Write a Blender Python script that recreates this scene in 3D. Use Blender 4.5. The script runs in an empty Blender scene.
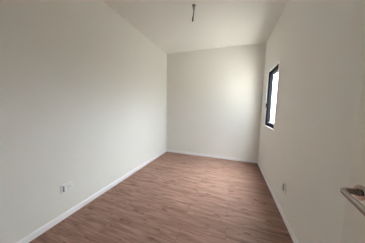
import bpy, bmesh, math, random
from mathutils import Vector, Matrix
random.seed(4)
scene = bpy.context.scene
C = scene.collection

# ------------------------------------------------------------ camera
F_PX, YAW, PITCH, ROLL, CAM_H = 141.8, -0.3342, -0.0992, 0.0168, 1.2758
cam_d = bpy.data.cameras.new('camera')
cam_d.sensor_fit = 'HORIZONTAL'
cam_d.sensor_width = 36.0
cam_d.lens = 36.0 * F_PX / 365.0
cam_d.clip_start = 0.02
cam = bpy.data.objects.new('camera', cam_d)
C.objects.link(cam)
fwd = Vector((math.sin(YAW) * math.cos(PITCH), math.cos(YAW) * math.cos(PITCH), math.sin(PITCH)))
rgt = Vector((math.cos(YAW), -math.sin(YAW), 0))
up = rgt.cross(fwd)
r2 = rgt * math.cos(ROLL) + up * math.sin(ROLL)
u2 = up * math.cos(ROLL) - rgt * math.sin(ROLL)
m = Matrix((r2, u2, -fwd)).transposed().to_4x4()
m.translation = Vector((0, 0, CAM_H))
cam.matrix_world = m
scene.camera = cam

# ------------------------------------------------------------ sky
SKY_STRENGTH = 4.05
SKY_STOPS = (-0.6, -0.05, 0.10, 0.45, 0.85)
SKY_FAR = (0.16, 0.14, 0.56, 1.05, 2.3)
SKY_NEAR = (0.38, 0.18, 0.22, 0.12, 0.60)
HALL_POWER = 0.5
w = bpy.data.worlds.new('overcast_sky')
scene.world = w
w.use_nodes = True
nt = w.node_tree
nt.nodes.clear()
out = nt.nodes.new('ShaderNodeOutputWorld')
bg = nt.nodes.new('ShaderNodeBackground')
tc = nt.nodes.new('ShaderNodeTexCoord')
sx = nt.nodes.new('ShaderNodeSeparateXYZ')
def wmath(op, a_, b_=None, c_=None):
    nd = nt.nodes.new('ShaderNodeMath')
    nd.operation = op
    for i_, v_ in enumerate((a_, b_, c_)):
        if v_ is None:
            continue
        if isinstance(v_, (int, float)):
            nd.inputs[i_].default_value = v_
        else:
            nt.links.new(v_, nd.inputs[i_])
    return nd.outputs[0]
nt.links.new(tc.outputs['Generated'], sx.inputs[0])
# brightness by height above the horizon, for the far (+y) and near (-y) halves of the sky, blended smoothly
rp_far = nt.nodes.new('ShaderNodeValToRGB')
rp_near = nt.nodes.new('ShaderNodeValToRGB')
hgt = wmath('MULTIPLY_ADD', sx.outputs['Z'], 0.5, 0.5)
for rp_, lv in ((rp_far, SKY_FAR), (rp_near, SKY_NEAR)):
    nt.links.new(hgt, rp_.inputs[0])
    el_ = rp_.color_ramp.elements
    while len(el_) < len(SKY_STOPS):
        el_.new(0.5)
    for q_, (z_, v_) in enumerate(zip(SKY_STOPS, lv)):
        el_[q_].position = z_ * 0.5 + 0.5
        el_[q_].color = (v_ * (0.90 if z_ > 0 else 1.0), v_ * 0.97, v_ * (1.06 if z_ > 0 else 0.90), 1)
side = wmath('MULTIPLY_ADD', sx.outputs['Y'], 0.9, 0.5)
rp = nt.nodes.new('ShaderNodeMix')
rp.data_type = 'RGBA'
nt.links.new(side, rp.inputs['Factor'])
nt.links.new(rp_near.outputs[0], rp.inputs['A'])
nt.links.new(rp_far.outputs[0], rp.inputs['B'])
nt.links.new(rp.outputs['Result'], bg.inputs['Color'])
bg.inputs['Strength'].default_value = SKY_STRENGTH
nt.links.new(bg.outputs[0], out.inputs[0])

# added fill light in the unseen hallway, brightens the near end of the room
ad = bpy.data.lights.new('hallway_fill', 'AREA')
ad.shape = 'RECTANGLE'
ad.size, ad.size_y = 1.6, 1.6
ad.energy = HALL_POWER
ad.color = (1.0, 0.93, 0.85)
ao = bpy.data.objects.new('hallway_fill', ad)
C.objects.link(ao)
ao.location = (0.0, -1.25, 1.45)
ao.rotation_euler = (math.radians(90), 0, 0)     # faces +y, into the room

vs = scene.view_settings
scene.display_settings.display_device = 'sRGB'
vs.view_transform = 'Standard'
vs.look = 'None'
vs.gamma = 1
vs.use_curve_mapping = False
vs.exposure = 4.0

# ------------------------------------------------------------ materials
def mat(name, col, rough=0.6, metal=0.0, bump=0.0, bscale=200, var=0.0, vscale=3, spec=0.5):
    mt = bpy.data.materials.new(name)
    mt.use_nodes = True
    n = mt.node_tree
    b = n.nodes['Principled BSDF']
    b.inputs['Roughness'].default_value = rough
    b.inputs['Metallic'].default_value = metal
    b.inputs['Specular IOR Level'].default_value = spec
    t = n.nodes.new('ShaderNodeTexCoord')
    no = n.nodes.new('ShaderNodeTexNoise')
    no.inputs['Scale'].default_value = vscale
    n.links.new(t.outputs['Object'], no.inputs['Vector'])
    mx = n.nodes.new('ShaderNodeMix')
    mx.data_type = 'RGBA'
    mx.inputs['A'].default_value = (*[c * (1 - var) for c in col], 1)
    mx.inputs['B'].default_value = (*[min(1, c * (1 + var)) for c in col], 1)
    n.links.new(no.outputs['Fac'], mx.inputs['Factor'])
    n.links.new(mx.outputs['Result'], b.inputs['Base Color'])
    if bump:
        nb = n.nodes.new('ShaderNodeTexNoise')
        nb.inputs['Scale'].default_value = bscale
        n.links.new(t.outputs['Object'], nb.inputs['Vector'])
        bu = n.nodes.new('ShaderNodeBump')
        bu.inputs['Strength'].default_value = bump
        bu.inputs['Distance'].default_value = 0.002
        n.links.new(nb.outputs['Fac'], bu.inputs['Height'])
        n.links.new(bu.outputs['Normal'], b.inputs['Normal'])
    return mt

WALL = mat('wall_paint', (0.84, 0.817, 0.765), 0.85, bump=0.15, bscale=160, var=0.012, spec=0.05)
CEIL = mat('ceiling_paint', (0.835, 0.812, 0.770), 0.9, bump=0.1, bscale=160, var=0.01, spec=0.2)
TRIM = mat('trim_gloss_paint', (0.92, 0.90, 0.905), 0.4, var=0.01)
DOORP = mat('door_paint', (0.78, 0.73, 0.665), 0.5, var=0.01)
PLASTIC = mat('white_plastic', (0.86, 0.85, 0.83), 0.35, var=0.01)
GREYPL = mat('grey_plastic', (0.24, 0.24, 0.235), 0.45, var=0.02)
BEIGEPL = mat('ivory_plastic', (0.44, 0.40, 0.37), 0.5, var=0.02)
ROSEPL = mat('taupe_plastic', (0.26, 0.235, 0.21), 0.5, var=0.02)
DARKPL = mat('cable_sheath', (0.10, 0.09, 0.08), 0.5, var=0.05)
BLACKAL = mat('black_aluminium', (0.010, 0.011, 0.014), 0.7, var=0.1, spec=0.1)
NECKM = mat('nickel_dark_reflection', (0.15, 0.125, 0.11), 0.25, metal=1.0, var=0.03)  # neck: reflection of the dark hallway put into the metal colour
DARKNI = mat('nickel_dim_reflection', (0.42, 0.385, 0.37), 0.2, metal=1.0, var=0.03)  # lever: the rose's nickel, colour lowered to imitate darker reflections
CHROME = mat('satin_nickel', (0.58, 0.55, 0.52), 0.22, metal=1.0, var=0.03)
RUBBER = mat('black_gasket', (0.02, 0.02, 0.02), 0.8, var=0.1)
STEEL = mat('steel', (0.5, 0.5, 0.5), 0.35, metal=1.0, var=0.03)

GLASS = bpy.data.materials.new('window_glass')
GLASS.use_nodes = True
gn = GLASS.node_tree
gn.nodes.clear()
go = gn.nodes.new('ShaderNodeOutputMaterial')
gt = gn.nodes.new('ShaderNodeBsdfTransparent')
gt.inputs[0].default_value = (0.95, 0.98, 0.98, 1)
gg = gn.nodes.new('ShaderNodeBsdfGlossy')
gg.inputs['Roughness'].default_value = 0.02
gf = gn.nodes.new('ShaderNodeFresnel')
gf.inputs[0].default_value = 1.45
gm = gn.nodes.new('ShaderNodeMixShader')
ggeo = gn.nodes.new('ShaderNodeNewGeometry')
gi = gn.nodes.new('ShaderNodeMath')
gi.operation = 'SUBTRACT'
gi.inputs[0].default_value = 1.0
gn.links.new(ggeo.outputs['Backfacing'], gi.inputs[1])
gx = gn.nodes.new('ShaderNodeMath')
gx.operation = 'MULTIPLY'
gn.links.new(gf.outputs[0], gx.inputs[0])
gn.links.new(gi.outputs[0], gx.inputs[1])
gn.links.new(gx.outputs[0], gm.inputs[0])
gn.links.new(gt.outputs[0], gm.inputs[1])
gn.links.new(gg.outputs[0], gm.inputs[2])
gn.links.new(gm.outputs[0], go.inputs[0])

def laminate():
    mt = bpy.data.materials.new('laminate_planks')
    mt.use_nodes = True
    n = mt.node_tree
    L = n.links.new
    b = n.nodes['Principled BSDF']
    t = n.nodes.new('ShaderNodeTexCoord')
    br = n.nodes.new('ShaderNodeTexBrick')
    br.offset = 0.37
    br.inputs['Scale'].default_value = 1.0
    br.inputs['Brick Width'].default_value = 1.22
    br.inputs['Row Height'].default_value = 0.19
    br.inputs['Mortar Size'].default_value = 0.0012
    br.inputs['Mortar Smooth'].default_value = 0.3
    br.inputs['Color1'].default_value = (0, 0, 0, 1)
    br.inputs['Color2'].default_value = (1, 1, 1, 1)
    br.inputs['Mortar'].default_value = (0.5, 0.5, 0.5, 1)
    L(t.outputs['Object'], br.inputs['Vector'])
    # per-plank offset of the grain
    off = n.nodes.new('ShaderNodeVectorMath')
    off.operation = 'SCALE'
    off.inputs['Scale'].default_value = 7.3
    L(br.outputs['Color'], off.inputs[0])
    ad_ = n.nodes.new('ShaderNodeVectorMath')
    ad_.operation = 'ADD'
    L(t.outputs['Object'], ad_.inputs[0])
    L(off.outputs[0], ad_.inputs[1])
    def grain(sx_, sy_, detail, dist):
        mp_ = n.nodes.new('ShaderNodeMapping')
        mp_.inputs['Scale'].default_value = (sx_, sy_, 1)
        L(ad_.outputs[0], mp_.inputs['Vector'])
        no = n.nodes.new('ShaderNodeTexNoise')
        no.inputs['Scale'].default_value = 1
        no.inputs['Detail'].default_value = detail
        no.inputs['Distortion'].default_value = dist
        L(mp_.outputs[0], no.inputs['Vector'])
        return no
    g1 = grain(3.2, 26, 5, 0.5)
    g2 = grain(5, 90, 3, 0.2)
    g3 = grain(9.0, 24, 2, 0.3)     # knots
    cr = n.nodes.new('ShaderNodeValToRGB')
    el = cr.color_ramp.elements
    el[0].position = 0.30
    el[0].color = (*FL_DARK, 1)
    el[1].position = 0.66
    el[1].color = (*FL_LIGHT, 1)
    L(g1.outputs['Fac'], cr.inputs[0])
    def mul(a, fac, c0, c1, p0, p1):
        r = n.nodes.new('ShaderNodeValToRGB')
        r.color_ramp.elements[0].position = p0
        r.color_ramp.elements[0].color = (*c0, 1)
        r.color_ramp.elements[1].position = p1
        r.color_ramp.elements[1].color = (*c1, 1)
        L(fac, r.inputs[0])
        mx = n.nodes.new('ShaderNodeMix')
        mx.data_type = 'RGBA'
        mx.blend_type = 'MULTIPLY'
        mx.inputs['Factor'].default_value = 1
        L(a, mx.inputs['A'])
        L(r.outputs[0], mx.inputs['B'])
        return mx.outputs['Result']
    c = mul(cr.outputs[0], g2.outputs['Fac'], (0.88, 0.86, 0.85), (1.05, 1.05, 1.05), 0.38, 0.62)
    c = mul(c, g3.outputs['Fac'], (0.62, 0.56, 0.53), (1, 1, 1), 0.29, 0.38)
    c = mul(c, br.outputs['Color'], (0.95, 0.945, 0.94), (1.04, 1.04, 1.04), 0.0, 1.0)
    c = mul(c, br.outputs['Fac'], (1, 1, 1), (0.55, 0.5, 0.5), 0.0, 1.0)
    L(c, b.inputs['Base Color'])
    b.inputs['Roughness'].default_value = 0.42
    b.inputs['Specular IOR Level'].default_value = 0.12
    bu = n.nodes.new('ShaderNodeBump')
    bu.inputs['Strength'].default_value = 0.25
    bu.inputs['Distance'].default_value = 0.001
    L(g2.outputs['Fac'], bu.inputs['Height'])
    L(bu.outputs['Normal'], b.inputs['Normal'])
    return mt
FL_DARK = (0.240, 0.132, 0.098)
FL_LIGHT = (0.42, 0.256, 0.196)
FLOORM = laminate()

# ------------------------------------------------------------ mesh helpers
def box(bm, x0, x1, y0, y1, z0, z1):
    vs_ = [bm.verts.new((x, y, z)) for x in (x0, x1) for y in (y0, y1) for z in (z0, z1)]
    for f in ((0, 1, 3, 2), (4, 6, 7, 5), (0, 4, 5, 1), (2, 3, 7, 6), (0, 2, 6, 4), (1, 5, 7, 3)):
        bm.faces.new([vs_[i] for i in f])

def loft(bm, rings, cap=True):
    """rings: lists of points of one length, joined in order"""
    R = [[bm.verts.new(p) for p in r] for r in rings]
    n = len(R[0])
    for a, b in zip(R, R[1:]):
        for i in range(n):
            bm.faces.new((a[i], a[(i + 1) % n], b[(i + 1) % n], b[i]))
    if cap:
        bm.faces.new(R[0][::-1])
        bm.faces.new(R[-1])

def circ(c, axis, r, n=24, ry=None):
    ry = ry or r
    c = Vector(c)
    axis = Vector(axis).normalized()
    a = Vector((0, 0, 1)) if abs(axis.z) < 0.9 else Vector((0, 1, 0))
    s = axis.cross(a).normalized()
    a = s.cross(axis)
    return [c + s * r * math.cos(2 * math.pi * i / n) + a * ry * math.sin(2 * math.pi * i / n) for i in range(n)]

def lathe(bm, c, axis, prof, n=24):
    """prof: (distance along axis, radius)"""
    c = Vector(c)
    ax = Vector(axis).normalized()
    loft(bm, [circ(c + ax * d, ax, r, n) for d, r in prof])

def obj(name, bm, m_, parent=None, bevel=0.0, smooth=False, loc=None):
    bmesh.ops.recalc_face_normals(bm, faces=bm.faces)
    me = bpy.data.meshes.new(name)
    bm.to_mesh(me)
    bm.free()
    me.materials.append(m_)
    if smooth:
        for p in me.polygons:
            p.use_smooth = True
    o = bpy.data.objects.new(name, me)
    C.objects.link(o)
    if parent:
        o.parent = parent
    if loc:
        o.location = loc
    if bevel:
        b = o.modifiers.new('bevel', 'BEVEL')
        b.width = bevel
        b.segments = 3
        b.limit_method = 'ANGLE'
    if smooth:
        e_ = o.modifiers.new('split', 'EDGE_SPLIT')
        e_.split_angle = math.radians(40)
    return o

def struct(name, bm, m_, label, cat, bevel=0.0):
    o = obj(name, bm, m_, bevel=bevel)
    o['kind'] = 'structure'
    o['label'] = label
    o['category'] = cat
    return o

def empty(name, loc, label, cat, kind=None):
    o = bpy.data.objects.new(name, None)
    C.objects.link(o)
    o.location = loc
    o['label'] = label
    o['category'] = cat
    if kind:
        o['kind'] = kind
    return o

# ------------------------------------------------------------ room shell (metres)
XL, XR, YF, YB, H = -1.737, 0.629, -0.10, 3.622, 2.70
T = 0.100
DX0, DX1, DH = -0.385, 0.452, 2.06       # doorway in the near wall
WY0, WY1, WZ0, WZ1 = 2.530, 3.235, 0.945, 1.985   # window opening in the right wall

bm = bmesh.new(); box(bm, XL - T, XR + T, YF - 1.5, YB + T, -0.1, 0)
struct('floor', bm, FLOORM, 'brown wood-look laminate floor with planks running across the room', 'floor')
bm = bmesh.new(); box(bm, XL - T, XR + T, YF - 1.5, YB + T, H, H + 0.12)
struct('ceiling', bm, CEIL, 'plain off-white ceiling with one light fitting hanging', 'ceiling')
bm = bmesh.new(); box(bm, XL - T, XL, YF - 1.5, YB + T, 0, H)
struct('wall_left', bm, WALL, 'long bare off-white wall with double socket low down', 'wall')
bm = bmesh.new(); box(bm, XL, XR, YB, YB + T, 0, H)
struct('wall_back', bm, WALL, 'short bare beige end wall opposite the camera', 'wall')
bm = bmesh.new()
box(bm, XR, XR + T, YF - 1.5, WY0, 0, H)
box(bm, XR, XR + T, WY1, YB + T, 0, H)
box(bm, XR, XR + T, WY0, WY1, 0, WZ0)
box(bm, XR, XR + T, WY0, WY1, WZ1, H)
bmesh.ops.remove_doubles(bm, verts=bm.verts, dist=1e-5)
struct('wall_right', bm, WALL, 'beige wall with the narrow black window in it', 'wall')
bm = bmesh.new()
box(bm, XL, DX0 - 0.02, YF - 0.1, YF, 0, H)
box(bm, DX1 + 0.02, XR, YF - 0.1, YF, 0, H)
box(bm, DX0 - 0.02, DX1 + 0.02, YF - 0.1, YF, DH + 0.02, H)
struct('wall_front', bm, WALL, 'near wall around the doorway the camera looks through', 'wall')
bm = bmesh.new(); box(bm, XL, XR, YF - 1.5, YF - 1.4, 0, H)
struct('wall_hallway', bm, WALL, 'far wall of the hallway behind the doorway', 'wall')
bm = bmesh.new()
for x0, x1 in ((DX0 - 0.02, DX0), (DX1, DX1 + 0.02)):
    box(bm, x0, x1, YF - 0.1, YF, 0, DH)
box(bm, DX0 - 0.02, DX1 + 0.02, YF - 0.1, YF, DH, DH + 0.02)
struct('trim_1', bm, TRIM, 'white door lining around the doorway opening', 'door frame')

# baseboards: a moulded section swept along the wall
def base(name, a, b, nrm, label):
    a, b, nrm = Vector(a), Vector(b), Vector(nrm)
    prof = [(0, 0), (0.010, 0), (0.010, 0.052), (0.009, 0.058), (0.005, 0.0635), (0.003, 0.067), (0, 0.068)]
    bm_ = bmesh.new()
    loft(bm_, [[p + nrm * d + Vector((0, 0, z)) for d, z in prof] for p in (a, b)])
    return struct(name, bm_, TRIM, label, 'baseboard')
base('baseboard_left', (XL, YF, 0), (XL, YB, 0), (1, 0, 0), 'white skirting board along foot of the long left wall')
base('baseboard_back', (XL + 0.010, YB, 0), (XR - 0.010, YB, 0), (0, -1, 0), 'white skirting board along foot of the far end wall')
base('baseboard_right', (XR, YF, 0), (XR, YB, 0), (-1, 0, 0), 'white skirting board along foot of the wall under the window')

# ------------------------------------------------------------ window
REC = 0.014                                 # plaster reveal before the frame
win = empty('window_1', (XR + REC, (WY0 + WY1) / 2, WZ0), 'narrow black-framed window high in the right wall', 'window', 'structure')
def wp(name, bm_, m_, parent=win, bevel=0.0, smooth=False):
    o = obj(name, bm_, m_, bevel=bevel, smooth=smooth)
    o.parent = parent
    o.matrix_parent_inverse = Matrix.Translation(-win.location)
    return o
def ring(bm_, x0, x1, y0, y1, z0, z1, w_):
    box(bm_, x0, x1, y0, y0 + w_, z0, z1)
    box(bm_, x0, x1, y1 - w_, y1, z0, z1)
    box(bm_, x0, x1, y0 + w_, y1 - w_, z0, z0 + w_)
    box(bm_, x0, x1, y0 + w_, y1 - w_, z1 - w_, z1)
# white painted reveal lining
LN = 0.010
bm = bmesh.new(); ring(bm, XR - 0.004, XR + REC, WY0, WY1, WZ0, WZ1, LN)
rv = wp('reveal_lining', bm, TRIM, bevel=0.001)
rv['label'] = 'white lining around the black window frame'
a0, a1, b0, b1 = WY0 + 0.003, WY1 - 0.003, WZ0 + 0.003, WZ1 - 0.003
bm = bmesh.new(); ring(bm, XR + REC, XR + REC + 0.078, a0, a1, b0, b1, 0.034)
wp('window_frame', bm, BLACKAL, bevel=0.002)
bm = bmesh.new(); ring(bm, XR + REC + 0.010, XR + REC + 0.070, a0 + 0.036, a1 - 0.036, b0 + 0.036, b1 - 0.036, 0.036)
sash = wp('sash', bm, BLACKAL, bevel=0.003)
bm = bmesh.new(); ring(bm, XR + REC + 0.052, XR + REC + 0.066, a0 + 0.072, a1 - 0.072, b0 + 0.072, b1 - 0.072, 0.006)
o = obj('gasket', bm, RUBBER); o.parent = sash
o.matrix_parent_inverse = Matrix.Identity(4)
bm = bmesh.new(); box(bm, XR + REC + 0.056, XR + REC + 0.062, a0 + 0.070, a1 - 0.070, b0 + 0.070, b1 - 0.070)
o = obj('pane', bm, GLASS); o.parent = sash
# cam handle on the far stile
hy, hz = a1 - 0.052, 1.37
hx = XR + REC + 0.010
bm = bmesh.new(); box(bm, hx - 0.010, hx, hy - 0.013, hy + 0.013, hz - 0.055, hz + 0.055)
han = obj('window_handle', bm, BLACKAL, sash, bevel=0.003)
bm = bmesh.new()
lathe(bm, (hx - 0.010, hy, hz), (-1, 0, 0), [(0, 0.012), (0.022, 0.011), (0.026, 0.008)], 20)
loft(bm, [circ((hx - 0.026 - 0.008 * t_, hy - 0.020 * t_, hz + 0.008 - 0.085 * t_), (0, 0, 1), 0.009 * (1 - 0.3 * t_), 12, 0.006) for t_ in (0, .25, .5, .75, 1)])
obj('grip', bm, BLACKAL, han, smooth=True)

# ------------------------------------------------------------ open door by the camera
DF = 0.452                                  # room-side face of the open leaf
door = empty('door_1', (DF + 0.018, YF + 0.006, 0), 'plain beige door leaf standing open beside the camera', 'door', 'structure')
dl = door.location.copy()
def dp(name, bm_, m_, parent=door, bevel=0.0, smooth=False):
    o = obj(name, bm_, m_, bevel=bevel, smooth=smooth)
    o.parent = parent
    if parent is door:
        o.matrix_parent_inverse = Matrix.Translation(-dl)
    return o
DY1 = 0.728
bm = bmesh.new(); box(bm, DF, DF + 0.036, YF + 0.004, DY1, 0.008, 2.045)
dp('door_leaf', bm, DOORP, bevel=0.002)
bm = bmesh.new(); box(bm, DF + 0.006, DF + 0.030, DY1 - 0.001, DY1 + 0.002, 0.88, 1.10)
lp = dp('latch_plate', bm, STEEL, bevel=0.0005)
bm = bmesh.new(); box(bm, DF + 0.012, DF + 0.024, DY1 + 0.002, DY1 + 0.011, 0.982, 1.002)
dp('latch_bolt', bm, STEEL, lp, bevel=0.002)
for z in (0.25, 1.05, 1.80):
    bm = bmesh.new(); lathe(bm, (DF + 0.040, YF + 0.012, z - 0.05), (0, 0, 1), [(0, 0.0055), (0.1, 0.0055)], 14)
    dp('hinge', bm, STEEL, smooth=True)
# lever handle: round rose, neck out from the door, lever bent back towards the hinge side
LY, LZ = 0.664, 0.983
EX = DF - 0.058
for side in (-1, 1):
    fx = DF if side < 0 else DF + 0.036
    bm = bmesh.new()
    lathe(bm, (fx, LY, LZ), (side, 0, 0), [(0, 0.0265), (0.007, 0.0265), (0.0095, 0.0245), (0.010, 0.015)], 40)
    hd = dp('door_handle', bm, CHROME, smooth=True)
    if side < 0:
        hd['label'] = 'satin metal lever handle with round rose'
    bm = bmesh.new()
    # neck standing out from the rose
    loft(bm, [circ((fx + side * d_, LY, LZ), (side, 0, 0), a_, 20, a_) for d_, a_ in ((0.009, 0.0135), (0.014, 0.0115), (0.030, 0.0100), (0.045, 0.0098))])
    dp('neck', bm, NECKM, hd, smooth=True)
    bm = bmesh.new()
    rings = []
    R_ = 0.014
    cx_, cy_ = fx + side * 0.044, LY - R_
    for k in range(0, 7):
        th = math.pi / 2 * k / 6
        c_ = (cx_ + side * R_ * math.sin(th), cy_ + R_ * math.cos(th), LZ)
        t_ = (side * math.cos(th), -math.sin(th), 0)
        rings.append(circ(c_, t_, 0.0085 - 0.0015 * k / 6, 20, 0.0095 + 0.0010 * k / 6))
    for d_, a_, b_ in ((0.03, 0.0062, 0.0115), (0.07, 0.0055, 0.0130), (0.105, 0.0055, 0.0135), (0.112, 0.0045, 0.011), (0.115, 0.002, 0.006)):
        rings.append(circ((cx_ + side * R_, cy_ - d_, LZ - 0.13 * d_), (0, -1, -0.13), a_, 20, b_))
    loft(bm, rings)
    lv_ = dp('lever', bm, DARKNI, hd, smooth=True)
    if side < 0:
        lv_['label'] = 'satin metal lever coloured darker for its reflections, bent back from the round rose'

# ------------------------------------------------------------ wall sockets
def plate(bm_, w_, h_, d_):
    box(bm_, 0, d_, -w_ / 2, w_ / 2, -h_ / 2, h_ / 2)
# wide plate on the left wall: dark recessed connector and one pale module
so = empty('wall_socket', (XL, 1.018, 0.352), 'wide white wall socket low on the long left wall', 'socket')
bm = bmesh.new(); plate(bm, 0.128, 0.090, 0.008)
pl = obj('cover_plate', bm, PLASTIC, so, bevel=0.003)
bm = bmesh.new(); box(bm, 0.007, 0.016, -0.044, -0.030, -0.036, 0.030)
o = obj('switch_rocker', bm, GREYPL, so, bevel=0.002); o['label'] = 'dark grey upright rocker'
bm = bmesh.new(); box(bm, 0.007, 0.0105, 0.002, 0.050, -0.026, 0.026)
md = obj('socket_insert', bm, PLASTIC, so, bevel=0.001)
bm = bmesh.new()
for y0 in (0.014, 0.034):
    box(bm, 0.0100, 0.0112, y0, y0 + 0.004, -0.010, 0.002)
box(bm, 0.0100, 0.0112, 0.024, 0.028, 0.008, 0.015)
obj('pin_slots', bm, GREYPL, md)
# narrow plate on the right wall
s2 = empty('wall_socket', (XR, 1.895, 0.352), 'small upright wall socket low on the wall with the window', 'socket')
bm = bmesh.new(); box(bm, -0.007, 0, -0.040, 0.040, -0.058, 0.058)
obj('cover_plate', bm, WALL, s2, bevel=0.002)
bm = bmesh.new(); box(bm, -0.017, -0.006, 0.002, 0.026, -0.040, 0.040)
o = obj('switch_rocker', bm, BEIGEPL, s2, bevel=0.002); o['label'] = 'grey upright rocker'
bm = bmesh.new(); box(bm, -0.010, -0.006, -0.024, -0.004, -0.030, 0.030)
obj('socket_insert', bm, PLASTIC, s2, bevel=0.001)

# ------------------------------------------------------------ light fitting on the ceiling
lf = empty('pendant_light', (-0.575, 2.058, H), 'small ceiling rose with a short bare cable hanging from it', 'ceiling light')
bm = bmesh.new(); lathe(bm, (0, 0, 0), (0, 0, -1), [(0, 0.025), (0.010, 0.025), (0.018, 0.021), (0.024, 0.016)], 28)
obj('ceiling_rose', bm, ROSEPL, lf, smooth=True)
bm = bmesh.new(); lathe(bm, (0, 0, -0.022), (0, 0, -1), [(0, 0.017), (0.030, 0.015), (0.038, 0.009)], 24)
o = obj('cable_sleeve', bm, BEIGEPL, lf, smooth=True); o['label'] = 'ivory sleeve below the ceiling rose'
def strand(ph, z0, z1, r):
    b_ = bmesh.new()
    rings = []
    for i in range(26):
        t_ = i / 25
        z = z0 + (z1 - z0) * t_
        sw = -0.010 * t_ * t_
        c_ = Vector((sw + 0.004 * math.cos(ph + 7 * t_), 0.004 * math.sin(ph + 7 * t_), z))
        rings.append(circ(c_, (0, 0, -1), r, 10))
    loft(b_, rings)
    return b_
obj('cable', strand(0, -0.055, -0.160, 0.0055), DARKPL, lf, smooth=True)
obj('cable', strand(math.pi, -0.055, -0.160, 0.0045), BEIGEPL, lf, smooth=True)
bm = bmesh.new(); lathe(bm, (-0.010, 0, -0.150), (-0.06, 0, -1), [(0, 0.006), (0.004, 0.0095), (0.050, 0.0095), (0.062, 0.008), (0.064, 0.004)], 20)
obj('connector', bm, DARKPL, lf, smooth=True)
